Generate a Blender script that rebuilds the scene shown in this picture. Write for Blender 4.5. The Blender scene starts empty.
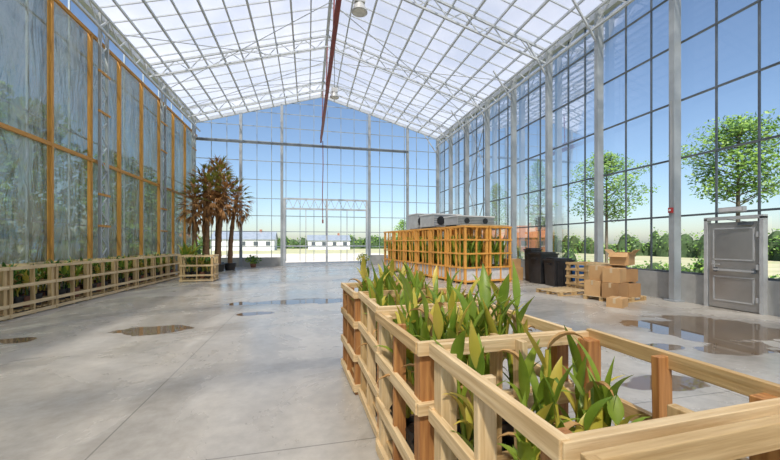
import bpy, math, random
from mathutils import Vector, Matrix
random.seed(7)
R=random.random
def U(a,b): return a+(b-a)*random.random()

# ------------------------------------------------------------ materials
MATS={}
def newmat(name):
    m=bpy.data.materials.new(name); m.use_nodes=True
    nt=m.node_tree; nt.nodes.clear()
    out=nt.nodes.new('ShaderNodeOutputMaterial')
    MATS[name]=m
    return m,nt,out
def N(nt,t,**k):
    n=nt.nodes.new(t)
    for a,b in k.items(): setattr(n,a,b)
    return n
def L(nt,a,b): nt.links.new(a,b)
def ramp(nt,fac,stops):
    r=N(nt,'ShaderNodeValToRGB')
    el=r.color_ramp.elements
    while len(el)<len(stops): el.new(0.5)
    for e,(p,c) in zip(el,stops):
        e.position=p; e.color=(c[0],c[1],c[2],1)
    L(nt,fac,r.inputs['Fac']); return r.outputs['Color']
def simple(name,c1,c2=None,rough=0.6,scale=6,metal=0,bump=0.0,stretch=None,spec=0.5,transl=0.0,detail=4):
    m,nt,out=newmat(name)
    p=N(nt,'ShaderNodeBsdfPrincipled')
    p.inputs['Roughness'].default_value=rough
    p.inputs['Metallic'].default_value=metal
    p.inputs['Specular IOR Level'].default_value=spec
    if c2 is None: c2=tuple(x*0.85 for x in c1)
    a=N(nt,'ShaderNodeAttribute'); a.attribute_name='gc'
    mp=N(nt,'ShaderNodeMapping')
    if stretch: mp.inputs['Scale'].default_value=stretch
    L(nt,a.outputs['Vector'],mp.inputs['Vector'])
    n=N(nt,'ShaderNodeTexNoise'); n.inputs['Scale'].default_value=scale; n.inputs['Detail'].default_value=detail
    L(nt,mp.outputs[0],n.inputs['Vector'])
    col=ramp(nt,n.outputs['Fac'],[(0.32,c1),(0.68,c2)])
    L(nt,col,p.inputs['Base Color'])
    if bump>0:
        b=N(nt,'ShaderNodeBump'); b.inputs['Strength'].default_value=bump; b.inputs['Distance'].default_value=0.01
        L(nt,n.outputs['Fac'],b.inputs['Height']); L(nt,b.outputs[0],p.inputs['Normal'])
    if transl>0:
        t=N(nt,'ShaderNodeBsdfTranslucent'); L(nt,col,t.inputs['Color'])
        mx=N(nt,'ShaderNodeMixShader'); mx.inputs[0].default_value=transl
        L(nt,p.outputs[0],mx.inputs[1]); L(nt,t.outputs[0],mx.inputs[2]); L(nt,mx.outputs[0],out.inputs[0])
    else: L(nt,p.outputs[0],out.inputs[0])
    return m
WS=(1.2,22,22)
simple('wood_light',(0.80,0.61,0.35),(0.56,0.38,0.18),0.65,2.2,stretch=WS,bump=0.35)
simple('wood_tan',(0.64,0.45,0.22),(0.42,0.26,0.10),0.65,2.2,stretch=WS,bump=0.35)
simple('wood_orange',(0.52,0.25,0.08),(0.30,0.12,0.035),0.6,2.2,stretch=WS,bump=0.35)
simple('wood_gold',(0.88,0.45,0.10),(0.66,0.29,0.05),0.6,2.2,stretch=WS,bump=0.1)
simple('batten_gold',(0.66,0.32,0.06),(0.42,0.19,0.035),0.6,2.2,stretch=WS)
simple('steel_grey',(0.40,0.43,0.45),(0.33,0.36,0.38),0.4,3,metal=0.2)
simple('steel_dark',(0.13,0.15,0.17),(0.10,0.12,0.14),0.4,3,metal=0.2)
simple('steel_white',(0.54,0.57,0.60),(0.44,0.48,0.52),0.4,3)
simple('alu',(0.36,0.42,0.47),(0.29,0.35,0.40),0.4,3,metal=0.2)
simple('red_paint',(0.26,0.03,0.025),(0.15,0.02,0.018),0.5,5)
simple('red_bright',(0.45,0.03,0.03),None,0.4,5)
simple('concrete_plinth',(0.44,0.44,0.42),(0.34,0.34,0.32),0.8,3,bump=0.2)
simple('pot_black',(0.02,0.02,0.02),(0.04,0.035,0.03),0.45,4)
simple('pot_terra',(0.30,0.12,0.06),(0.22,0.09,0.05),0.6,4)
simple('soil',(0.05,0.03,0.02),(0.10,0.06,0.035),0.9,30,bump=0.5)
simple('leaf_green',(0.15,0.26,0.025),(0.31,0.41,0.045),0.38,5,transl=0.3)
simple('leaf_yellow',(0.58,0.53,0.06),(0.72,0.56,0.11),0.42,5,transl=0.3)
simple('leaf_dark',(0.04,0.12,0.018),(0.09,0.20,0.03),0.4,5,transl=0.25)
simple('leaf_dead',(0.42,0.22,0.07),(0.64,0.41,0.18),0.8,8,transl=0.2)
simple('palm_brown',(0.32,0.15,0.05),(0.52,0.28,0.10),0.85,8,transl=0.15)
simple('palm_green',(0.16,0.21,0.03),(0.38,0.33,0.07),0.6,5,transl=0.2)
simple('bark_palm',(0.15,0.08,0.04),(0.27,0.15,0.07),0.95,12,bump=0.8)
simple('bark',(0.10,0.08,0.06),(0.18,0.15,0.11),0.9,10,bump=0.5)
simple('tree_leaf',(0.15,0.30,0.04),(0.29,0.45,0.08),0.5,2,transl=0.35)
simple('tree_leaf2',(0.08,0.19,0.03),(0.15,0.28,0.06),0.5,2,transl=0.3)
simple('hedge_core',(0.03,0.06,0.02),(0.05,0.09,0.03),0.9,4)
simple('cardboard',(0.60,0.37,0.17),(0.48,0.28,0.12),0.8,2)
simple('cardboard_dark',(0.42,0.24,0.10),(0.34,0.18,0.075),0.8,2)
simple('tape',(0.62,0.48,0.30),None,0.35,2)
simple('black_plastic',(0.015,0.016,0.018),(0.03,0.03,0.033),0.35,4)
simple('blue_plastic',(0.02,0.12,0.35),None,0.4,4)
simple('white_sheet',(0.85,0.85,0.84),(0.70,0.70,0.70),0.5,8,bump=0.3,transl=0.2)
simple('grey_metal',(0.55,0.56,0.56),(0.45,0.46,0.46),0.4,4,metal=0.2)
simple('door_grey',(0.46,0.46,0.455),(0.34,0.34,0.34),0.3,1.2,metal=0.6)
simple('roof_tile',(0.48,0.20,0.10),(0.36,0.15,0.08),0.8,1)
simple('brick',(0.35,0.16,0.10),(0.28,0.12,0.08),0.85,1)
simple('white_wall',(0.75,0.76,0.76),(0.65,0.66,0.66),0.8,1)
simple('window_dark',(0.08,0.10,0.12),None,0.08,1)
simple('slate',(0.24,0.28,0.34),(0.18,0.22,0.28),0.6,1)
simple('grass',(0.30,0.33,0.17),(0.46,0.43,0.30),0.9,0.35,detail=8)
simple('gravel',(0.60,0.57,0.51),(0.48,0.46,0.41),0.9,2,detail=8)

# glass
m,nt,out=newmat('glass')
tr=N(nt,'ShaderNodeBsdfTransparent'); tr.inputs[0].default_value=(0.94,0.97,0.99,1)
gl=N(nt,'ShaderNodeBsdfGlossy'); gl.inputs['Roughness'].default_value=0.02
fr=N(nt,'ShaderNodeFresnel'); fr.inputs['IOR'].default_value=1.3
mm=N(nt,'ShaderNodeMath',operation='MULTIPLY'); L(nt,fr.outputs[0],mm.inputs[0]); mm.inputs[1].default_value=0.6
mx=N(nt,'ShaderNodeMixShader'); L(nt,mm.outputs[0],mx.inputs[0]); L(nt,tr.outputs[0],mx.inputs[1]); L(nt,gl.outputs[0],mx.inputs[2]); L(nt,mx.outputs[0],out.inputs[0])
# roof sheet
m,nt,out=newmat('roof_sheet')
tr=N(nt,'ShaderNodeBsdfTransparent'); tr.inputs[0].default_value=(0.97,0.98,1,1)
tl=N(nt,'ShaderNodeBsdfTranslucent'); 
df=N(nt,'ShaderNodeBsdfDiffuse'); df.inputs[0].default_value=(0.82,0.82,0.84,1)
g=N(nt,'ShaderNodeAttribute'); g.attribute_name='gc'
n=N(nt,'ShaderNodeTexNoise'); n.inputs['Scale'].default_value=0.35; n.inputs['Detail'].default_value=3
L(nt,g.outputs['Vector'],n.inputs['Vector'])
L(nt,ramp(nt,n.outputs['Fac'],[(0.35,(0.56,0.60,0.69)),(0.65,(0.74,0.76,0.82))]),tl.inputs[0])
m1=N(nt,'ShaderNodeMixShader'); m1.inputs[0].default_value=0.30; L(nt,tl.outputs[0],m1.inputs[1]); L(nt,df.outputs[0],m1.inputs[2])
m2=N(nt,'ShaderNodeMixShader'); m2.inputs[0].default_value=0.40; L(nt,m1.outputs[0],m2.inputs[1]); L(nt,tr.outputs[0],m2.inputs[2]); L(nt,m2.outputs[0],out.inputs[0])
# plastic film: hazy, wrinkled, uneven clarity
m,nt,out=newmat('plastic_film')
g=N(nt,'ShaderNodeAttribute'); g.attribute_name='gc'
mp=N(nt,'ShaderNodeMapping'); mp.inputs['Scale'].default_value=(1,1.2,0.35); L(nt,g.outputs['Vector'],mp.inputs[0])
n=N(nt,'ShaderNodeTexNoise'); n.inputs['Scale'].default_value=1.8; n.inputs['Detail'].default_value=7; n.inputs['Distortion'].default_value=1.5
L(nt,mp.outputs[0],n.inputs['Vector'])
b=N(nt,'ShaderNodeBump'); b.inputs['Strength'].default_value=0.9; b.inputs['Distance'].default_value=0.25; L(nt,n.outputs['Fac'],b.inputs['Height'])
tr=N(nt,'ShaderNodeBsdfTransparent'); tr.inputs[0].default_value=(0.50,0.56,0.51,1)
gl=N(nt,'ShaderNodeBsdfGlossy'); gl.inputs['Roughness'].default_value=0.14; gl.inputs[0].default_value=(0.88,0.91,0.92,1); L(nt,b.outputs[0],gl.inputs['Normal'])
tl=N(nt,'ShaderNodeBsdfTranslucent'); tl.inputs[0].default_value=(0.23,0.265,0.24,1)
df=N(nt,'ShaderNodeBsdfDiffuse'); df.inputs[0].default_value=(0.21,0.24,0.23,1); L(nt,b.outputs[0],df.inputs['Normal'])
n3=N(nt,'ShaderNodeTexNoise'); n3.inputs['Scale'].default_value=0.7; n3.inputs['Detail'].default_value=5; n3.inputs['Distortion'].default_value=0.8
mp3=N(nt,'ShaderNodeMapping'); mp3.inputs['Scale'].default_value=(1,1.6,0.5); L(nt,g.outputs['Vector'],mp3.inputs[0]); L(nt,mp3.outputs[0],n3.inputs['Vector'])
mrf=N(nt,'ShaderNodeMapRange'); mrf.inputs['From Min'].default_value=.35; mrf.inputs['From Max'].default_value=.65; mrf.inputs['To Min'].default_value=.25; mrf.inputs['To Max'].default_value=.65; L(nt,n3.outputs['Fac'],mrf.inputs['Value'])
m1=N(nt,'ShaderNodeMixShader'); m1.inputs[0].default_value=0.5; L(nt,tl.outputs[0],m1.inputs[1]); L(nt,df.outputs[0],m1.inputs[2])
m2=N(nt,'ShaderNodeMixShader'); L(nt,mrf.outputs[0],m2.inputs[0]); L(nt,m1.outputs[0],m2.inputs[1]); L(nt,tr.outputs[0],m2.inputs[2])
m3=N(nt,'ShaderNodeMixShader'); m3.inputs[0].default_value=0.24; L(nt,m2.outputs[0],m3.inputs[1]); L(nt,gl.outputs[0],m3.inputs[2]); L(nt,m3.outputs[0],out.inputs[0])

# concrete floor with puddles (world-space, on the slab itself)
m,nt,out=newmat('concrete_floor')
g=N(nt,'ShaderNodeNewGeometry')
p=N(nt,'ShaderNodeBsdfPrincipled')
n1=N(nt,'ShaderNodeTexNoise'); n1.inputs['Scale'].default_value=0.5; n1.inputs['Detail'].default_value=10; n1.inputs['Roughness'].default_value=0.62; n1.inputs['Distortion'].default_value=0.6; L(nt,g.outputs['Position'],n1.inputs['Vector'])
n2=N(nt,'ShaderNodeTexNoise'); n2.inputs['Scale'].default_value=7; n2.inputs['Detail'].default_value=9; n2.inputs['Roughness'].default_value=0.65; L(nt,g.outputs['Position'],n2.inputs['Vector'])
c1=ramp(nt,n1.outputs['Fac'],[(0.32,(0.34,0.31,0.262)),(0.5,(0.46,0.425,0.367)),(0.66,(0.56,0.525,0.462))])
c2=ramp(nt,n2.outputs['Fac'],[(0.35,(0.82,0.82,0.82)),(0.65,(1.0,1.0,1.0))])
mul=N(nt,'ShaderNodeMix',data_type='RGBA',blend_type='MULTIPLY'); mul.inputs[0].default_value=1
L(nt,c1,mul.inputs[6]); L(nt,c2,mul.inputs[7])
sep=N(nt,'ShaderNodeSeparateXYZ'); L(nt,g.outputs['Position'],sep.inputs[0])
def M(op,a,b=None,c=None):
    k=N(nt,'ShaderNodeMath',operation=op)
    for i,v in enumerate([a,b,c]):
        if v is None: continue
        if isinstance(v,(int,float)): k.inputs[i].default_value=v
        else: L(nt,v,k.inputs[i])
    return k.outputs[0]
def joint(axis,period,off):
    s=M('ADD',sep.outputs[axis],off)
    md=M('PINGPONG',s,period/2)
    return M('LESS_THAN',md,0.007)
j=M('MAXIMUM',joint(0,6.0,103.6),joint(1,6.0,99.2))
dist=N(nt,'ShaderNodeTexNoise'); dist.inputs['Scale'].default_value=1.3; dist.inputs['Detail'].default_value=3; L(nt,g.outputs['Position'],dist.inputs['Vector'])
dn=M('MULTIPLY',M('SUBTRACT',dist.outputs['Fac'],0.5),2.2)
PUD=[(-2.74,7.2,0.6,0.33),(-0.35,9.8,1.35,0.45),(-1.13,8.35,0.4,0.2),(7.3,4.9,1.35,1.15),(6.3,3.9,0.5,0.3),(3.95,3.15,0.5,0.2),(-4.7,7.0,0.3,0.2),(5.2,4.2,0.35,0.18)]
wet=None
for (px,py,rx,ry) in PUD:
    dx=M('DIVIDE',M('SUBTRACT',sep.outputs[0],px),rx); dy=M('DIVIDE',M('SUBTRACT',sep.outputs[1],py),ry)
    d=M('SQRT',M('ADD',M('MULTIPLY',dx,dx),M('MULTIPLY',dy,dy)))
    w=M('SUBTRACT',1.0,M('ADD',d,dn))
    wet=w if wet is None else M('MAXIMUM',wet,w)
mr=N(nt,'ShaderNodeMapRange'); mr.inputs['From Min'].default_value=-0.03; mr.inputs['From Max'].default_value=0.06; L(nt,wet,mr.inputs['Value']); wetf=mr.outputs[0]
mr2=N(nt,'ShaderNodeMapRange'); mr2.inputs['From Min'].default_value=-0.6; mr2.inputs['From Max'].default_value=0.0; L(nt,wet,mr2.inputs['Value']); damp=mr2.outputs[0]
mj=N(nt,'ShaderNodeMix',data_type='RGBA'); L(nt,M('MULTIPLY',j,0.6),mj.inputs[0]); L(nt,mul.outputs[2],mj.inputs[6]); mj.inputs[7].default_value=(0.13,0.12,0.10,1)
md=N(nt,'ShaderNodeMix',data_type='RGBA'); L(nt,M('MULTIPLY',damp,0.3),md.inputs[0]); L(nt,mj.outputs[2],md.inputs[6]); md.inputs[7].default_value=(0.22,0.19,0.15,1)
mw=N(nt,'ShaderNodeMix',data_type='RGBA'); L(nt,wetf,mw.inputs[0]); L(nt,md.outputs[2],mw.inputs[6]); mw.inputs[7].default_value=(0.17,0.12,0.075,1)
L(nt,mw.outputs[2],p.inputs['Base Color'])
rr=N(nt,'ShaderNodeMapRange'); rr.inputs['From Min'].default_value=.3; rr.inputs['From Max'].default_value=.7; rr.inputs['To Min'].default_value=0.16; rr.inputs['To Max'].default_value=0.38; L(nt,n1.outputs['Fac'],rr.inputs['Value'])
mrg=N(nt,'ShaderNodeMix',data_type='FLOAT'); L(nt,wetf,mrg.inputs[0]); L(nt,rr.outputs[0],mrg.inputs[2]); mrg.inputs[3].default_value=0.02
L(nt,mrg.outputs[0],p.inputs['Roughness'])
b=N(nt,'ShaderNodeBump'); b.inputs['Distance'].default_value=0.002; L(nt,M('MULTIPLY',M('SUBTRACT',1.0,wetf),0.3),b.inputs['Strength']); L(nt,n2.outputs['Fac'],b.inputs['Height']); L(nt,b.outputs[0],p.inputs['Normal'])
L(nt,p.outputs[0],out.inputs[0])

# ------------------------------------------------------------ mesh builder
class MB:
    def __init__(s): s.v=[];s.f=[];s.m=[];s.g=[];s.names=[];s.sm=[]
    def mi(s,name):
        if name not in s.names: s.names.append(name)
        return s.names.index(name)
    def add(s,vs,fs,mat,gc=None,smooth=False):
        o=len(s.v); k=s.mi(mat)
        s.v+= [tuple(x) for x in vs]
        s.g+= [tuple(x) for x in (gc if gc else vs)]
        for f in fs:
            s.f.append(tuple(i+o for i in f)); s.m.append(k); s.sm.append(smooth)
    def beam(s,a,b,w,h,mat,up=None):
        a=Vector(a);b=Vector(b);d=b-a;ln=d.length
        if ln<1e-6: return
        d.normalize()
        u=Vector(up) if up else (Vector((0,0,1)) if abs(d.z)<0.95 else Vector((0,1,0)))
        sd=d.cross(u).normalized(); u=sd.cross(d).normalized()
        vs=[];gc=[];o=(U(0,50),U(0,50),U(0,50))
        for t,p in ((0,a),(ln,b)):
            for i,j2 in ((-1,-1),(1,-1),(1,1),(-1,1)):
                vs.append(p+sd*(i*w/2)+u*(j2*h/2)); gc.append((o[0]+t,o[1]+i*w/2,o[2]+j2*h/2))
        s.add(vs,[(3,2,1,0),(4,5,6,7),(0,1,5,4),(1,2,6,5),(2,3,7,6),(3,0,4,7)],mat,gc)
    def box(s,c,sz,mat,rz=0):
        c=Vector(c); r=Matrix.Rotation(rz,3,'Z')
        a=c-r@Vector((sz[0]/2,0,0)); b=c+r@Vector((sz[0]/2,0,0))
        s.beam(a,b,sz[1],sz[2],mat)
    def cyl(s,a,b,r1,r2,n,mat,cap=True):
        a=Vector(a);b=Vector(b);d=(b-a).normalized()
        u=Vector((0,0,1)) if abs(d.z)<0.9 else Vector((1,0,0))
        x=d.cross(u).normalized();y=x.cross(d)
        vs=[]
        for p,r in ((a,r1),(b,r2)):
            for i in range(n):
                t=2*math.pi*i/n; vs.append(p+x*math.cos(t)*r+y*math.sin(t)*r)
        s.add(vs,[(i,n+i,n+(i+1)%n,(i+1)%n) for i in range(n)],mat,smooth=True)
        if cap: s.add(vs[n:],[tuple(range(n))[::-1]],mat); s.add(vs[:n],[tuple(range(n))],mat)
    def blade(s,base,az,length,width,el0,el1,mat,seg=6,stem=0.0,fold=0.2,taper=0.6):
        p=Vector(base); side=Vector((-math.sin(az),math.cos(az),0))
        vs=[];fs=[]
        for i in range(seg+1):
            t=i/seg; el=el0+(el1-el0)*t*t
            dv=Vector((math.cos(az)*math.cos(el),math.sin(az)*math.cos(el),math.sin(el)))
            nrm=side.cross(dv)
            if t<stem: w=0.12*width
            else:
                tt=(t-stem)/(1-stem); w=width*max(0.03,math.sin(math.pi*min(1,tt**taper*0.97+0.03)))
            vs+= [p-side*w/2-nrm*w*fold, p.copy(), p+side*w/2-nrm*w*fold]
            p=p+dv*(length/seg)
        for i in range(seg):
            o=i*3
            fs+=[(o,o+1,o+4,o+3),(o+1,o+2,o+5,o+4)]
        s.add(vs,fs,mat,smooth=True)
    def leaves(s,c,rad,n,size,mats,shell=0.0):
        c=Vector(c)
        for _ in range(n):
            while True:
                q=Vector((U(-1,1),U(-1,1),U(-1,1)))
                if shell<=q.length<=1: break
            p=c+Vector((q.x*rad[0],q.y*rad[1],q.z*rad[2]))
            a=Vector((U(-1,1),U(-1,1),U(-1,1))).normalized(); b2=a.orthogonal().normalized()
            z=size*U(0.6,1.3)
            s.add([p-a*z*.6,p+b2*z*.35,p+a*z*.6,p-b2*z*.35],[(0,1,2,3)],random.choice(mats))
    def mesh(s,name):
        me=bpy.data.meshes.new(name); me.from_pydata(s.v,[],s.f)
        for nme in s.names: me.materials.append(MATS[nme])
        me.polygons.foreach_set('material_index',s.m); me.polygons.foreach_set('use_smooth',s.sm)
        at=me.attributes.new('gc','FLOAT_VECTOR','POINT')
        at.data.foreach_set('vector',[c for t in s.g for c in t])
        me.update(); return me
    def obj(s,name,loc=(0,0,0),rz=0,parent=None,bevel=0):
        return place(s.mesh(name),name,loc,rz,parent,bevel)
def place(me,name,loc=(0,0,0),rz=0,parent=None,bevel=0,scale=1):
    o=bpy.data.objects.new(name,me); bpy.context.scene.collection.objects.link(o)
    o.location=loc; o.rotation_euler=(0,0,rz); o.scale=(scale,)*3
    if parent: o.parent=parent
    if bevel:
        bm=o.modifiers.new('bev','BEVEL'); bm.width=bevel; bm.segments=2; bm.limit_method='ANGLE'
    return o

# ------------------------------------------------------------ building dims
XL,XR,XM=-7.3,10.05,0.95
YF,YN=25.5,-10.8
ZE,ZR=9.7,12.2
BAY=2.57
COLS=[7.5+BAY*k for k in range(-7,8)]
def roofz(x):
    return ZE+(ZR-ZE)*((x-XL)/(XM-XL) if x<XM else (XR-x)/(XR-XM))

mb=MB(); 
mb.add([(XL-.3,YN-.3,0),(XR+.3,YN-.3,0),(XR+.3,YF+.3,0),(XL-.3,YF+.3,0),(XL-.3,YN-.3,-.25),(XR+.3,YN-.3,-.25),(XR+.3,YF+.3,-.25),(XL-.3,YF+.3,-.25)],
 [(0,1,2,3),(0,4,5,1),(1,5,6,2),(2,6,7,3),(3,7,4,0)],'concrete_floor'); mb.obj('floor')

# ---- right wall
mb=MB()
mb.box(((XR+.02),(YF+YN)/2,0.38),(0.2,YF-YN,0.76),'concrete_plinth')
RAILS=[0.79,2.35,3.95,5.55,7.15,8.6]
for y in COLS:
    if YN<y<YF+1:
        mb.beam((XR-.20,y,0),(XR-.20,y,ZE),0.24,0.15,'steel_grey')
        mb.box((XR-.20,y,0.02),(0.42,0.34,0.04),'steel_grey')
        mb.beam((XR-.16,y,ZE-1.3),(XR-1.3,y,roofz(XR-1.3)-.1),0.06,0.06,'steel_white')
    for k in (1,2):
        yy=y+BAY*k/3
        if yy<YF: mb.beam((XR+.02,yy,0.6),(XR+.02,yy,ZE),0.045,0.035,'steel_dark')
for z in RAILS: mb.beam((XR+.01,YN,z),(XR+.01,YF,z),0.04,0.05,'steel_dark')
mb.beam((XR,YN,ZE),(XR,YF,ZE),0.2,0.22,'steel_grey')
def brace(y0,y1,z0,z1):
    mb.beam((XR-.1,y0,z0),(XR-.1,y1,z1),0.035,0.035,'steel_grey'); mb.beam((XR-.1,y0,z1),(XR-.1,y1,z0),0.035,0.035,'steel_grey')
brace(COLS[11],COLS[12],0.7,5); brace(COLS[11],COLS[12],5,9.4)
brace(COLS[4],COLS[5],0.7,5)
mb.obj('wall_right')
mb=MB()
DY0,DY1=5.62,6.74
for (a,b2,z0) in ((YN,DY0-.05,0.6),(DY1+.05,YF,0.6),(DY0-.05,DY1+.05,2.2)):
    mb.add([(XR+.03,a,z0),(XR+.03,b2,z0),(XR+.03,b2,ZE),(XR+.03,a,ZE)],[(0,1,2,3)],'glass')
mb.obj('window_1')
# door right
mb=MB()
xd=XR-.14; dm=(DY0+DY1)/2
mb.box((xd,dm,1.06),(0.06,DY1-DY0-.1,2.08),'door_grey')
for yy in (DY0,DY1): mb.box((xd,yy,1.1),(0.14,0.07,2.2),'grey_metal')
mb.box((xd,dm,2.2),(0.14,DY1-DY0+.07,0.08),'grey_metal')
for z in (0.3,1.05,1.8): mb.box((xd-.045,DY0+.08,z),(0.03,0.05,0.12),'grey_metal')
mb.box((xd-.04,DY1-.16,1.05),(0.02,0.05,0.24),'grey_metal'); mb.beam((xd-.09,DY1-.16,1.08),(xd-.09,DY1-.32,1.08),0.025,0.025,'grey_metal'); mb.beam((xd-.03,DY1-.16,1.08),(xd-.1,DY1-.16,1.08),0.025,0.025,'grey_metal')
mb.beam((xd-.09,DY0+.12,0.95),(xd-.09,DY1-.2,0.95),0.03,0.045,'grey_metal')
for yy in (DY0+.14,DY1-.22): mb.box((xd-.06,yy,.95),(.07,.05,.1),'steel_dark')
for z0,z1 in ((1.2,1.95),(.2,.78)):
    for z in (z0,z1): mb.box((xd-.036,dm,z),(0.016,DY1-DY0-.3,0.03),'grey_metal')
    for yy in (DY0+.16,DY1-.16): mb.box((xd-.036,yy,(z0+z1)/2),(0.016,.03,z1-z0),'grey_metal')
mb.box((xd-.033,dm,1.575),(.008,DY1-DY0-.34,.72),'door_grey')
mb.box((xd-.06,DY0+.3,2.05),(.06,.26,.07),'steel_dark'); mb.beam((xd-.09,DY0+.25,2.09),(xd-.16,DY0+.6,2.16),.02,.015,'steel_dark')
mb.obj('door_1')
mb=MB(); mb.box((xd-.02,6.2,2.40),(0.12,0.5,0.12),'grey_metal'); mb.box((xd-.085,6.2,2.40),(0.01,0.44,0.08),'white_sheet'); mb.obj('emergency_light')
mb=MB(); mb.box((XR-.35,7.5,2.5),(0.06,0.10,0.14),'red_bright'); mb.cyl((XR-.38,7.5,2.5),(XR-.40,7.5,2.5),.03,.025,16,'white_wall'); mb.beam((XR-.34,7.5,2.57),(XR-.34,7.5,5.5),0.015,0.015,'grey_metal'); mb.obj('fire_alarm_call_point')

# ---- far wall
def gable(y,name,wname,front=True):
    mb=MB(); g=MB()
    mb.box(((XL+XR)/2,y,0.28),(XR-XL,0.2,0.56),'concrete_plinth') if not front else None
    if front:
        mb.box(((XL-1.78)/2,y,0.3),(-1.78-XL,0.2,0.6),'concrete_plinth'); mb.box(((4.42+XR)/2,y,0.35),(XR-4.42,0.2,0.7),'concrete_plinth')
    x=XL; n=18; dx=(XR-XL)/n
    for i in range(n+1):
        x=XL+dx*i; mb.beam((x,y,0.3),(x,y,roofz(x)-.02),0.04,0.05,'alu')
    for z in (1.35,2.4,3.5,4.7,6.0,7.3,8.66,9.7,10.7,11.5):
        if z<=ZE: a,b2=XL,XR
        else:
            t=(z-ZE)/(ZR-ZE); a=XL+(XM-XL)*t; b2=XR-(XR-XM)*t
        mb.beam((a,y,z),(b2,y,z),0.04,0.045,'alu')
    for x in (-4.46,-1.78,4.42,7.36):
        mb.beam((x,y-.15,0),(x,y-.15,roofz(x)-.1),0.18,0.18,'steel_grey')
    mb.beam((XL,y-.2,8.5),(7.4,y-.2,8.5),0.14,0.14,'steel_dark')
    mb.beam((XL,y,ZE),(XM,y,ZR),0.12,0.15,'steel_white'); mb.beam((XM,y,ZR),(XR,y,ZE),0.12,0.15,'steel_white')
    g.add([(XL,y+.05,.3),(XR,y+.05,.3),(XR,y+.05,ZE),(XM,y+.05,ZR),(XL,y+.05,ZE)],[(0,1,2,3,4)],'glass')
    mb.obj(name); g.obj(wname)
gable(YF,'wall_far','window_2'); gable(YN,'wall_near','window_3',False)
# sliding gate in far wall
mb=MB(); y=YF-.3
for x in (-1.6,1.3,4.2): mb.beam((x,y,0),(x,y,4.7),0.14,0.08,'steel_white')
for z in (0.1,4.0,4.7): mb.beam((-1.65,y,z),(4.25,y,z),0.09,0.12,'steel_white')
x=-1.6
while x<4.1:
    mb.beam((x,y,4.0),(x+.29,y,4.7),0.03,0.03,'steel_white'); mb.beam((x+.29,y,4.7),(x+.58,y,4.0),0.03,0.03,'steel_white'); x+=.58
for x in (-.15,2.75): mb.beam((x,y,0.1),(x,y,4.0),0.05,0.04,'steel_white')
mb.beam((-1.6,y,1.4),(4.2,y,1.4),0.05,0.06,'steel_white')
mb.obj('door_2')

# ---- left wall
mb=MB()
mb.box((XL-.05,(YF+YN)/2,0.2),(0.2,YF-YN,0.4),'concrete_plinth')
ys=[];y=12-1.87*12
while y<YF:
    if y>YN: ys.append(y)
    y+=1.87
for i,y in enumerate(ys):
    mb.beam((XL+.06,y,0),(XL+.06,y,ZE-.9),0.12,0.08,'batten_gold')
for z in (0.5,4.45,ZE-.95): mb.beam((XL+.08,YN,z),(XL+.08,YF,z),0.07,0.11,'batten_gold')
for y in (3.0,8.6,14.35,19.6,24.4):
    for dy in (-.22,.22): mb.beam((XL+.22,y+dy,0),(XL+.22,y+dy,ZE),0.09,0.08,'steel_grey')
    z=0.1; k=1
    while z<ZE-.3:
        mb.beam((XL+.22,y-.22*k,z),(XL+.22,y+.22*k,z+.45),0.03,0.03,'steel_white'); z+=.45;k=-k
    for z in (2.2,3.3,6.2,7.6): mb.beam((XL+.25,y-.35,z),(XL+.25,y+.35,z),0.05,0.08,'batten_gold')
for i in range(22):
    y=YN+i*1.714
    if y<YF: mb.beam((XL-.16,y,.4),(XL-.16,y,ZE),0.05,0.04,'alu')
for z in (2.2,5.2,8.0): mb.beam((XL-.16,YN,z),(XL-.16,YF,z),0.05,0.05,'alu')
mb.beam((XL,YN,ZE),(XL,YF,ZE),0.2,0.22,'steel_white')
wl=mb.obj('wall_left')
mb=MB()
ny=190;nz=28
vs=[];
y0,y1=YN+.15,YF-.35
for i in range(ny+1):
    y=y0+(y1-y0)*i/ny
    ph=((y-ys[0])/1.87)%1
    for j2 in range(nz+1):
        z=.4+(ZE-.9-.4)*j2/nz
        zz=abs(math.sin(math.pi*(z-.5)/3.95)) if z<4.45 else abs(math.sin(math.pi*(z-4.45)/4.3))
        bul=math.sin(math.pi*ph)*zz*(0.10*math.sin(i*.37+j2*.13)+.05)+.014*math.sin(j2*1.7+i*.9)*math.sin(math.pi*ph)
        vs.append((XL+bul*.6-.02,y,z))
fs=[(i*(nz+1)+k,(i+1)*(nz+1)+k,(i+1)*(nz+1)+k+1,i*(nz+1)+k+1) for i in range(ny) for k in range(nz)]
mb.add(vs,fs,'plastic_film',smooth=True); mb.obj('plastic_sheeting',parent=wl)
mb=MB(); mb.add([(XL-.19,YN,.4),(XL-.19,YF,.4),(XL-.19,YF,ZE),(XL-.19,YN,ZE)],[(0,1,2,3)],'glass'); mb.obj('window_4')

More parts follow.
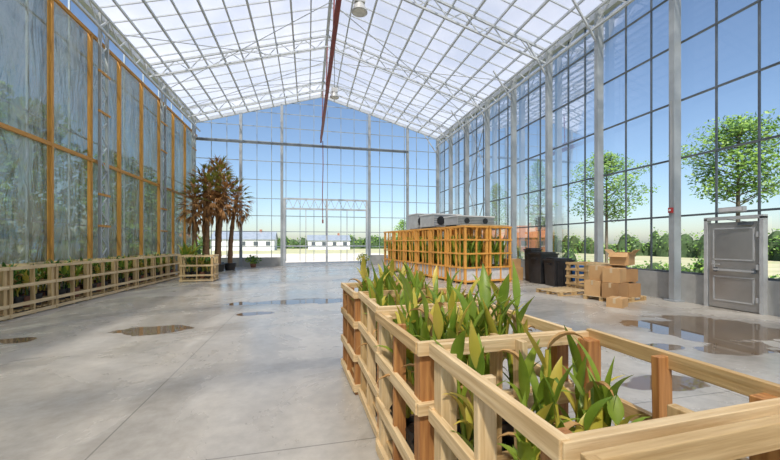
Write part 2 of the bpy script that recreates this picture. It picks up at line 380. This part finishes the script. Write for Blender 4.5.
# ---- roof
mb=MB()
for (xa,za,xb,zb) in ((XL-.2,ZE+.04,XM,ZR+.1),(XM,ZR+.1,XR+.2,ZE+.04)):
    mb.add([(xa,YN,za),(xb,YN,zb),(xb,YF+.1,zb),(xa,YF+.1,za)],[(0,1,2,3)],'roof_sheet')
for i in range(11):
    for (xa,xb) in ((XL,XM),(XR,XM)):
        x=xa+(xb-xa)*i/10
        mb.beam((x,YN,roofz(x)-.04),(x,YF,roofz(x)-.04),0.06 if i%2 else .08,0.09,'steel_white')
y=YN
while y<YF:
    for xa in (XL,XR): mb.beam((xa,y,ZE+.01),(XM,y,ZR+.01),0.035,0.05,'steel_white')
    y+=BAY/3
mb.beam((XM,YN,ZR-.02),(XM,YF,ZR-.02),0.14,0.16,'steel_white')
mb.obj('ceiling')
tm=MB()
for xa,sg in ((XL+.2,1),(XR-.3,-1)):
    dep=.55
    P=lambda t,o:Vector((xa+(XM-xa)*t,0,roofz(xa+(XM-xa)*t)-.12-o))
    tm.beam(P(0,0),P(1,0),0.07,0.09,'steel_white'); tm.beam(P(0.0,dep),P(1,dep),0.07,0.07,'steel_white')
    n=14
    for i in range(n):
        a=P(i/n,dep if i%2 else 0); b2=P((i+1)/n,0 if i%2 else dep); tm.beam(a,b2,0.035,0.035,'steel_white')
    tm.beam(P(0,0),P(0,dep),.06,.06,'steel_white')
me=tm.mesh('roof_truss')
for i in range(0,14,2):
    y=COLS[13-i]
    if y>YN: place(me,'roof_truss',(0,y,0))
for xx in (XL+.35,XR-.45):
    mb=MB(); mb.beam((xx,YN+.3,ZE-.1),(xx,YF-.3,ZE-.1),.08,.08,'steel_white'); mb.beam((xx,YN+.3,ZE-.7),(xx,YF-.3,ZE-.7),.08,.08,'steel_white')
    y=YN+.3;k=0
    while y<YF-1:
        mb.beam((xx,y,ZE-.1 if k else ZE-.7),(xx,y+.64,ZE-.7 if k else ZE-.1),.035,.035,'steel_white'); y+=.64;k=1-k
    mb.obj('eave_girder')
mb=MB()
for (y0,y1) in ((COLS[10],COLS[12]),(COLS[12],COLS[13])):
    for xa,xb in ((XL,XM),(XR,XM)):
        mb.cyl((xa,y0,roofz(xa)-.15),(xb,y1,roofz(xb)-.15),.02,.02,6,'steel_white'); mb.cyl((xb,y0,roofz(xb)-.15),(xa,y1,roofz(xa)-.15),.02,.02,6,'steel_white')
mb.obj('roof_bracing')
# red ridge rail
mb=MB()
for z,w in ((8.95,.12),(8.7,.12)): mb.beam((0.88,4,z),(0.88,25.0,z),w,.03,'red_paint')
mb.beam((0.88,4,8.82),(0.88,25,8.82),.03,.24,'red_paint')
mb.cyl((0.98,4,9.25),(0.98,25,9.25),.05,.05,8,'red_paint')
for i in range(0,14,2):
    y=COLS[13-i]
    if y>4: mb.beam((0.88,y,8.95),(0.95,y,ZR-.6),.05,.05,'red_paint')
mb.beam((0.88,25,8.82),(0.88,25.25,8.82),.05,.1,'red_paint')
mb.obj('overhead_rail')
for (x,y,z) in ((1.5,10.3,8.75),(1.3,17.7,9.2)):
    mb=MB(); mb.beam((x,y,z+.2),(x,y,roofz(x)-.1),.03,.03,'steel_dark'); mb.box((x,y,z+.1),(.3,.3,.22),'grey_metal'); mb.cyl((x,y,z),(x,y,z-.25),.14,.24,16,'grey_metal'); mb.cyl((x,y,z-.24),(x,y,z-.27),.2,.2,16,'white_sheet'); mb.obj('pendant_lamp')
mb=MB()
pts=[Vector((1.0,24.6,8.7)),Vector((1.02,24.6,7)),Vector((.98,24.6,5)),Vector((1.0,24.6,3.2))]
for a,b2 in zip(pts,pts[1:]): mb.cyl(a,b2,.03,.03,6,'red_paint')
mb.box((1.0,24.6,3.1),(.1,.08,.25),'red_paint'); mb.obj('hanging_control_pendant')

# ------------------------------------------------------------ crates
WM=['wood_light','wood_light','wood_light','wood_tan']
def crate(w,d,h,post='wood_orange',mats=WM,rails=(1.0,.68,.36,.07),t=.035,rw=.07,mid=True,deck='wood_tan'):
    mb=MB(); rc=random.choice
    hx,hy=w/2,d/2
    for sx in (-1,1):
        for sy in (-1,1):
            x=sx*(hx-.05);y=sy*(hy-.05)
            mb.beam((x,y,0),(x,y,h-.035),.085,.085,rc([post,mats[0],mats[-1]]) if sy>0 else post)
    for k,fr in enumerate(rails):
        z=h*fr-rw/2 if fr==1.0 else h*fr
        for sx in (-1,1):
            mb.beam((sx*(hx-.0),-hy+U(-.01,.01),z),(sx*(hx-.0),hy+U(-.01,.01),z+U(-.008,.008)),t,rw*U(.9,1.1),rc(mats))
            mb.beam((-hx-.01,sx*(hy-.0),z-.003),(hx+.01,sx*(hy-.0),z+U(-.01,.005)),t*1.02,rw*U(.9,1.1),rc(mats))
    if mid:
        for sx in (-1,1):
            mb.beam((sx*(hx-.036),U(-.03,.03),0),(sx*(hx-.036),0,h-.01),.08,t,rc(mats+[post]))
            mb.beam((U(-.03,.03),sx*(hy-.036),0),(0,sx*(hy-.036),h-.01),t,.08,rc(mats+[post]))
    n=max(4,int(w/.17))
    for i in range(n):
        x=-hx+.1+(w-.2)*i/(n-1); mb.beam((x,-hy+.02,.13),(x,hy-.02,.13),.11,.02,deck)
    return mb
def plants(w,d,zb,h0,h1,mats,lw=.09,short=False,pots=(3,3),stems=2,lv=5,ll=(.3,.5),ph=.27):
    """pot plants: visible upright stalks carrying broad strap leaves"""
    mb=MB()
    for i in range(pots[0]):
        for j2 in range(pots[1]):
            x=-w/2+.17+(w-.34)*i/(pots[0]-1)+U(-.02,.02); y=-d/2+.17+(d-.34)*j2/(pots[1]-1)+U(-.02,.02)
            pr=min(.135,(w-.34)/(pots[0]-1)/2.1)
            mb.cyl((x,y,zb),(x,y,zb+ph),pr*.8,pr,16,random.choice(['pot_black','pot_black','pot_black','pot_terra']),cap=False)
            mb.cyl((x,y,zb+ph-.02),(x,y,zb+ph),pr*1.06,pr*1.06,16,'pot_black',cap=False)
            mb.cyl((x,y,zb+ph-.04),(x,y,zb+ph-.03),pr*.93,pr*.93,16,'soil')
            s=1.0
            if short and j2==0: s=.5
            if short and j2==1: s=.8
            for q in range(stems):
                sx=x+U(-.07,.07); sy=y+U(-.07,.07); hh=U(h0,h1)*s; a0=U(0,6.28); tx=U(-.08,.08); ty=U(-.08,.08)
                b0=Vector((sx,sy,zb+ph-.03)); tp=b0+Vector((tx,ty,hh*.72)); mc=random.choice(mats)
                mb.cyl(b0,tp,.016,.009,6,'leaf_yellow' if mc=='leaf_dead' else mc,cap=False)
                for k in range(lv):
                    f=.25+.75*k/(lv-1); az=a0+k*2.5+U(-.4,.4); l=U(*ll)*(1.15-.35*f)*max(s,.7)
                    m=random.choice(mats) if k>1 else random.choice(mats+['leaf_dead','leaf_yellow'])
                    pb=b0.lerp(tp,f)
                    if m=='leaf_dead': mb.blade(pb,az,l*.8,lw*.7,.9,-1.4,m,7,.05,.5)
                    else: mb.blade(pb,az,l,lw*U(.7,1.25),U(1.1,1.52),U(.1,1.35) if f>.6 else U(-.8,.8),m,8,.04,.22,.7)
    return mb
# foreground row
rot=math.radians(2.4)
ax=Vector((-math.sin(rot),math.cos(rot),0)); px=Vector((math.cos(rot),math.sin(rot),0))
near=Vector((.64,.76,0))
SH=[.0,.0,-.045,-.01,-.05]; RZ=[0,.0,.012,-.012,.014]
for i in range(-1,4):
    w=.97;d=.87
    c=near+px*(w/2+SH[i+1])+ax*(d/2+.01+.955*i)
    cr=crate(w,d,1.1-(.012 if i in (1,3) else 0),mid=(i>=0)); rz=rot+RZ[i+1]
    cr.obj('wooden_plant_crate',c,rz,bevel=.003)
    if i>=0:
        G=['leaf_green']*5+['leaf_yellow']*3+['leaf_dead']
        if i==0: pl=plants(w-.06,d-.06,.145,.60,.98,G+['leaf_dead'],.058,True,(3,3),3,6,(.24,.40))
        else: pl=plants(w-.06,d-.06,.145,.62,1.14,G,.062,False,(3,3),4,6,(.26,.44))
        pl.obj('potted_leafy_plants',c,rz)
# left row
cm=[crate(1.25,.9,1.1,post='wood_tan',rails=(1.0,.62,.25,.06)).mesh('wooden_plant_crate') for _ in range(2)]
pm=[plants(1.1,.76,.145,.5,.8,['leaf_green','leaf_dark','leaf_dark','leaf_yellow','leaf_dead'],.09,False,(4,3),3,6,(.25,.42)).mesh('potted_leafy_plants') for _ in range(2)]
a0=Vector((-6.1,7.6,0)); a1=Vector((-5.75,17.6,0)); dv=(a1-a0).normalized(); rz=math.atan2(-dv.x,dv.y)
nrm=Vector((dv.y,-dv.x,0))
for i in range(8):
    c=a0+dv*(1.29*i+.6)-nrm*.45
    place(cm[i%2],'wooden_plant_crate',c,rz+math.pi/2); place(pm[i%2],'potted_leafy_plants',c,rz+math.pi/2)
c=Vector((-4.45,16.1,0)); place(cm[0],'wooden_plant_crate',c,0); place(pm[1],'potted_leafy_plants',c,0)
mb=MB()
for q in range(26): mb.blade((-5.7+U(-.3,.3),18.9+U(-.3,.3),.3),U(0,6.28),U(1.0,1.6),.18,1.5,U(.0,1.0),random.choice(['leaf_green','leaf_yellow','leaf_green']),7,.3)
mb.cyl((-5.7,18.9,0),(-5.7,18.9,.35),.4,.5,16,'pot_black'); mb.obj('potted_banana_plant')

# tall golden crates
gm=['wood_gold']; GH=2.28
gr=math.radians(10)
gax=Vector((-math.sin(gr),math.cos(gr),0)); gpx=Vector((math.cos(gr),math.sin(gr),0))
gc=crate(1.12,1.3,GH,post='wood_gold',mats=gm,rails=(1.0,.76,.52,.28,.05),t=.035,rw=.065)
for s in(-1,1):
    for q in (-.33,.33): gc.beam((s*.56,q*1.0,.1),(s*.56,q*1.0,GH-.05),.025,.035,'wood_gold')
for s in (-1,1):
    gc.box((s*.50,0,.38),(.01,1.1,.5),'white_sheet'); gc.box((0,s*.59,.38),(.95,.01,.5),'white_sheet')
gcm=gc.mesh('tall_wooden_crate')
gp=MB()
for k in range(9):
    x=(k%3-1)*.3;y=(k//3-1)*.36
    gp.cyl((x,y,.145),(x,y,.5),.1,.13,12,'pot_black')
    for q in range(14): gp.blade((x+U(-.05,.05),y+U(-.05,.05),.5),U(0,6.28),U(.8,1.55),.15,1.5,U(.9,1.3),random.choice(['leaf_green','leaf_yellow','leaf_green','leaf_green','leaf_dark']),6,.3)
gpm=gp.mesh('potted_tall_plants')
base=Vector((5.85,12.3,0))
for i in range(6):
    for j2 in range(2):
        c=base+gpx*(.58+1.19*j2)+gax*(.66+1.38*i)
        place(gcm,'tall_wooden_crate',c,gr); place(gpm,'potted_tall_plants',c,gr)
def acu(name,c,sz,rz):
    mb=MB(); x,y,z=sz
    mb.box((0,0,z/2+.08),(x,y,z),'grey_metal'); mb.box((0,0,z+.1),(x+.06,y+.06,.05),'white_wall')
    for sx in (-1,1): mb.box((sx*(x/2-.1),0,.04),(.08,y,.08),'black_plastic')
    for q in (-.25,.25):
        mb.cyl((q*x,-y/2,z/2+.08),(q*x,-y/2-.03,z/2+.08),z*.36,z*.36,20,'black_plastic')
    for q in range(5): mb.box((0,-y/2-.01,.14+z*q/5.2),(x*.98,.02,.015),'steel_dark')
    mb.obj(name,c,rz)
acu('ventilation_unit',base+gpx*1.3+gax*1.5+Vector((0,0,GH+.01)),(1.9,1.0,.34),gr)
acu('ventilation_unit',base+gpx*1.0+gax*3.4+Vector((0,0,GH+.01)),(1.5,1.3,.55),gr)
acu('ventilation_unit',base+gpx*1.25+gax*5.6+Vector((0,0,GH+.01)),(1.2,1.0,.75),gr)
mb=MB()
for q in range(5): mb.beam((-.95,-.4+q*.2,.03),(.95,-.4+q*.2,.03),.12,.03,'wood_light')
mb.obj('timber_planks',base+gpx*1.2+gax*.45+Vector((0,0,GH)),gr)

# ------------------------------------------------------------ pallets & boxes
def pallet(mb,cx,cy,z0,w,d,rz):
    r=Matrix.Rotation(rz,3,'Z'); T=lambda x,y,z: Vector((cx,cy,z0))+r@Vector((x,y,z))
    for q in (-1,0,1):
        mb.beam(T(-w/2,q*(d/2-.05),.01),T(w/2,q*(d/2-.05),.01),.1,.02,'wood_tan')
        for s in (-1,0,1): mb.beam(T(s*(w/2-.07)-.06,q*(d/2-.05),.06),T(s*(w/2-.07)+.06,q*(d/2-.05),.06),.1,.08,'wood_tan')
    for s in range(7):
        x=-w/2+.05+(w-.1)*s/6; mb.beam(T(x,-d/2,.112),T(x,d/2,.112),.1,.02,'wood_light')
def carton(mb,c,sz,rz,mat='cardboard',open_=False):
    r=Matrix.Rotation(rz,3,'Z'); c=Vector(c)
    x,y,z=sz
    if not open_:
        mb.box(c+Vector((0,0,z/2)),sz,mat,rz); mb.box(c+Vector((0,0,z+.002)),(x*1.005,.06,.004),'tape',rz)
        for s in (-1,1): mb.box(c+r@Vector((s*(x/2+.002),0,z-.06)),(.004,.06,.12),'tape',rz)
    else:
        mb.box(c+Vector((0,0,.01)),(x,y,.02),mat,rz)
        for s in (-1,1):
            mb.box(c+r@Vector((0,s*y/2,z/2)),(x,.012,z),mat,rz); mb.box(c+r@Vector((s*x/2,0,z/2)),(.012,y,z),mat,rz)
            mb.beam(c+r@Vector((-x/2,s*(y/2+.06),z+.06)),c+r@Vector((x/2,s*(y/2+.06),z+.06)),.2,.008,mat,up=r@Vector((0,-s*.7,.7)))
            mb.beam(c+r@Vector((s*(x/2+.07),-y/2,z-.01)),c+r@Vector((s*(x/2+.07),y/2,z-.01)),.18,.008,mat,up=r@Vector((s*.6,0,.7)))
mb=MB(); pallet(mb,8.45,8.1,0,1.3,1.0,.25); mb.obj('wooden_pallet')
B=[(-.4,-.25,.122,.55,.42,.4,.05,0),(.12,-.28,.122,.5,.4,.36,-.1,0),(.48,.05,.122,.4,.55,.45,.1,0),(-.38,.25,.122,.5,.45,.42,.0,0),(.05,.25,.122,.45,.45,.4,.1,0),
   (-.35,-.2,.53,.5,.42,.38,.2,0),(.15,-.2,.53,.5,.38,.34,-.15,0),(.3,.2,.6,.5,.45,.36,.1,0),(.2,-.1,.98,.62,.45,.30,.25,1),(-.3,.2,.55,.45,.4,.4,.05,0)]
r=Matrix.Rotation(.25,3,'Z')
for (x,y,z,a,b2,c3,rz,op) in B:
    mb=MB(); o=Vector((8.45,8.1,0))+r@Vector((x,y,0)); carton(mb,(o.x,o.y,z+.003),(a,b2,c3),.25+rz,random.choice(['cardboard','cardboard','cardboard_dark']),bool(op)); mb.obj('cardboard_box')
mb=MB(); carton(mb,(7.6,7.2,0),(.5,.35,.22),.5,'cardboard'); mb.obj('cardboard_box')
mb=MB(); pallet(mb,7.9,9.5,0,1.2,1.0,.1); mb.obj('wooden_pallet')
mb=crate(.95,.8,.95,post='wood_tan',mats=['wood_tan','wood_light'],rails=(1.0,.75,.5,.25,.07)); mb.obj('slatted_crate',(9.1,9.8,0),.1)
for (x,y,z,rz,a,b2,c3) in ((8.7,13.6,0,.1,.75,.6,.55),(8.7,13.6,.555,.2,.6,.5,.35),(9.0,14.5,0,0,.6,.5,.6)):
    mb=MB(); carton(mb,(x,y,z),(a,b2,c3),rz,'cardboard'); mb.obj('cardboard_box')
def bin_(c,w,d,h,mat,rz=0):
    mb=MB()
    t=[(-w/2*.9,-d/2*.9,0),(w/2*.9,-d/2*.9,0),(w/2*.9,d/2*.9,0),(-w/2*.9,d/2*.9,0),(-w/2,-d/2,h),(w/2,-d/2,h),(w/2,d/2,h),(-w/2,d/2,h)]
    mb.add(t,[(3,2,1,0),(0,1,5,4),(1,2,6,5),(2,3,7,6),(3,0,4,7),(4,5,6,7)],mat)
    mb.box((0,0,h+.015),(w+.06,d+.06,.05),mat); mb.box((0,0,h+.06),(w*.85,d*.85,.06),mat)
    for s in (-1,0,1): mb.box((s*w*.3,-d/2*.97,h*.5),(.05,.06,h*.85),mat)
    for s in (-1,1): mb.box((s*(w/2+.02),0,h*.85),(.06,d*.4,.06),mat)
    return mb.obj('storage_bin',c,rz)
bin_((9.15,12.1,0),.85,.7,1.15,'black_plastic',.1)
bin_((9.15,11.2,0),.8,.65,.95,'black_plastic',-.1)
bin_((9.3,12.95,0),.5,.45,1.3,'black_plastic',0)
bin_((9.55,10.6,0),.35,.35,.7,'blue_plastic',0)

# ------------------------------------------------------------ palms
def palm(x,y,h,lean=0.0,az=0.0):
    mb=MB(); n=10; pts=[]
    for i in range(n+1):
        t=i/n; pts.append(Vector((math.cos(az)*lean*t*t,math.sin(az)*lean*t*t,.4+(h-.4)*t)))
    for i in range(n): mb.cyl(pts[i],pts[i+1],.14-.005*i+(.02 if i%2 else 0),.13-.005*i,10,'bark_palm',cap=False)
    top=pts[-1]
    mb.cyl((0,0,0),(0,0,.42),.26,.36,16,'pot_black')
    for k in range(46):
        f=k/46; a=k*2.4; el=1.35-2.6*f; pl=U(.35,.7)
        dv=Vector((math.cos(a)*math.cos(el),math.sin(a)*math.cos(el),math.sin(el)))
        st=top-Vector((0,0,1.0*f)); e=st+dv*pl; mb.cyl(st,e,.018,.012,4,'palm_brown',cap=False)
        m='palm_green' if f<.42 and R()<.65 else 'palm_brown'
        for q in range(9):
            aa=a+(q-4)*.26; mb.blade(e,aa,U(.35,.68),.08,el+U(-.2,.2)-abs(q-4)*.08,el-1.3+U(-.3,.3),m,4,0,.3,.4)
    mb.obj('palm_tree',(x,y,0))
for (x,y,h,l,a) in ((-5.95,20.6,4.3,.0,3),(-5.75,21.8,5.4,.0,2.5),(-5.4,20.8,4.9,.1,0),(-5.2,22.2,6.0,.2,1),(-4.9,21.2,4.9,.3,0),(-4.5,22.2,4.7,.4,.3),(-5.4,23.2,6.3,.1,2)):
    palm(x,y,h*.95,l,a)
mb=MB(); mb.cyl((0,0,0),(0,0,.3),.18,.24,14,'pot_black'); mb.leaves((0,0,.55),(.45,.45,.35),160,.14,['leaf_green','leaf_yellow']); mb.obj('potted_shrub',(3.7,23.6,0))
mb=MB(); mb.cyl((0,0,0),(0,0,.25),.15,.2,14,'pot_terra'); mb.leaves((0,0,.5),(.5,.4,.3),150,.14,['leaf_green','leaf_dark']); mb.obj('potted_shrub',(-3.5,24.2,0))

# ------------------------------------------------------------ outdoors
mb=MB(); S=400
mb.add([(-S,-S,-.3),(S,-S,-.3),(S,S,-.3),(-S,S,-.3)],[(0,1,2,3)],'grass'); mb.obj('ground')
mb=MB(); mb.box((0,44.5,-.24),(24,31,.1),'gravel'); mb.obj('gravel_yard')
def tree(name,x,y,h,rw,hb,n,mats,size=.2):
    mb=MB()
    mb.cyl((0,0,-.3),(0,0,h*.55),.11,.07,8,'bark',cap=False); mb.cyl((0,0,h*.55),(0,0,h*.93),.07,.02,6,'bark',cap=False)
    tips=[]
    for i in range(44):
        t=i/43; z=hb+(h-hb)*t*.92; a=i*2.4+U(-.3,.3); rr=rw*(math.sin(math.pi*(.22+.75*t))**.8)*U(.5,1.15)
        e=Vector((math.cos(a)*rr,math.sin(a)*rr,z+rr*.35)); st=Vector((0,0,z-rr*.15))
        mb.cyl(st,e,.03,.01,5,'bark',cap=False); tips.append(e); tips.append(st.lerp(e,.6))
    for e in tips: mb.leaves(e,(.62*rw/2.3,.62*rw/2.3,.4),int(n/len(tips)),size,mats)
    mb.obj(name,(x,y,0))
TL=['tree_leaf','tree_leaf','tree_leaf2']
tree('leafy_tree',20,12.3,7.5,2.3,3.6,7000,TL,.15)
tree('leafy_tree',20,19.8,7.9,2.3,3.2,7000,TL,.15)
tree('leafy_tree',20,27.0,9.2,1.2,3.0,3500,TL,.16)
tree('leafy_tree',20,34,8.2,1.2,3.0,2500,TL,.16)
tree('leafy_tree',20,4.5,7.5,2.2,3.4,2500,TL,.18)
tree('leafy_tree',14.5,52,5.2,2.0,1.0,1500,TL)
for (x,y,h) in ((-13,9,9),(-12.5,15,8.5),(-13.5,21,9),(-13,28,8),(-14,37,7.5)):
    tree('leafy_tree',x,y,h,2.6,1.2,3000,['tree_leaf2','tree_leaf','leaf_dark'],.28)
def hedge(name,x0,y0,x1,y1,h,n,w=1.0,sz=.22,lo=.55):
    mb=MB()
    a=Vector((x0,y0,0));b2=Vector((x1,y1,0)); ln=(b2-a).length; k=int(ln/1.1)
    for i in range(k+1):
        c=a.lerp(b2,i/k)+Vector((U(-.8,.8)*w,0,0)); hh=h*U(lo,1.2); r1=U(.6,1.2)*w
        vs=[];fs=[]; nu,nv=8,5
        for j2 in range(nv+1):
            ph=math.pi/2*j2/nv
            for q in range(nu):
                th=2*math.pi*q/nu; rr=r1*.8*math.cos(ph)*U(.85,1.15)
                vs.append((c.x+rr*math.cos(th),c.y+rr*math.sin(th),-.3+(hh*.9+.3)*math.sin(ph)))
        for j2 in range(nv):
            for q in range(nu): fs.append((j2*nu+q,j2*nu+(q+1)%nu,(j2+1)*nu+(q+1)%nu,(j2+1)*nu+q))
        mb.add(vs,fs,'hedge_core')
        mb.leaves((c.x,c.y,hh*.45),(r1,r1,hh*.62),n,sz,['tree_leaf2','tree_leaf','leaf_dark','tree_leaf'],.72)
    mb.obj(name)
hedge('hedge',16.8,-2,16.8,38,1.25,110,.75,.15,.15)
hedge('hedge',48,-6,50,70,3.2,110,1.5,.3,.4)
hedge('hedge',-10.2,2,-10.2,32,2.6,120,1.0,.3)
hedge('hedge',-60,117,-2,122,3.6,40,2.5,.6)
hedge('hedge',12,118,80,102,4.0,40,2.5,.6)
def house(x,y,w,d,hw,hr,wall,roof,rz=0):
    mb=MB(); mb.box((0,0,hw/2-.15),(w,d,hw+.3),wall)
    for s in (-1,1):
        mb.add([(-w/2-.3,s*(d/2+.3),hw-.1),(w/2+.3,s*(d/2+.3),hw-.1),(w/2+.3,0,hr),(-w/2-.3,0,hr)],[(0,1,2,3)],roof)
    for s in (-1,1): mb.add([(s*w/2,-d/2,hw),(s*w/2,d/2,hw),(s*w/2,0,hr-.1)],[(0,1,2)],wall)
    k=int(w/3)
    for i in range(k):
        xx=-w/2+w*(i+.5)/k; mb.box((xx,-d/2-.03,hw*.55),(1.1,.08,1.1),'window_dark'); mb.box((xx,-d/2-.05,hw*.55-.6),(1.3,.12,.08),'white_wall')
    mb.box((w*.25,0,hr+.1),(.6,.6,1.0),'brick')
    mb.obj('house',(x,y,0),rz)
house(-16,98,15,8,2.6,4.6,'white_wall','slate'); house(-36,104,12,8,2.6,4.4,'white_wall','roof_tile')
house(44,68,14,8,2.8,5.4,'brick','roof_tile',-.5); house(6,106,12,8,2.4,4.0,'white_wall','slate')

# ------------------------------------------------------------ light
w=bpy.data.worlds.new('World'); bpy.context.scene.world=w; w.use_nodes=True
nt=w.node_tree; bg=nt.nodes['Background']
sky=nt.nodes.new('ShaderNodeTexSky'); sky.sky_type='NISHITA'; sky.sun_disc=False
AZ=math.radians(205); SE=math.radians(52)
sky.sun_elevation=SE; sky.sun_rotation=AZ; sky.air_density=1.0; sky.dust_density=1.0; sky.ozone_density=2.2
nt.links.new(sky.outputs[0],bg.inputs[0]); bg.inputs[1].default_value=0.175
sl=bpy.data.lights.new('sun','SUN'); sl.energy=8.5; sl.angle=math.radians(3); sl.color=(1,.91,.78)
so=bpy.data.objects.new('sun',sl); bpy.context.scene.collection.objects.link(so)
d=Vector((math.sin(AZ)*math.cos(SE),math.cos(AZ)*math.cos(SE),math.sin(SE)))
so.rotation_euler=d.to_track_quat('Z','Y').to_euler(); so.location=(0,0,30)
bpy.context.scene.view_settings.view_transform='Standard'

cam=bpy.data.cameras.new('camera'); co=bpy.data.objects.new('camera',cam); bpy.context.scene.collection.objects.link(co)
cam.lens=16; cam.sensor_width=36; cam.shift_y=13/780; cam.clip_start=.05; cam.clip_end=1000
co.location=(0,0,1.6); co.rotation_euler=(math.radians(90),0,math.radians(-13.3))
bpy.context.scene.camera=co
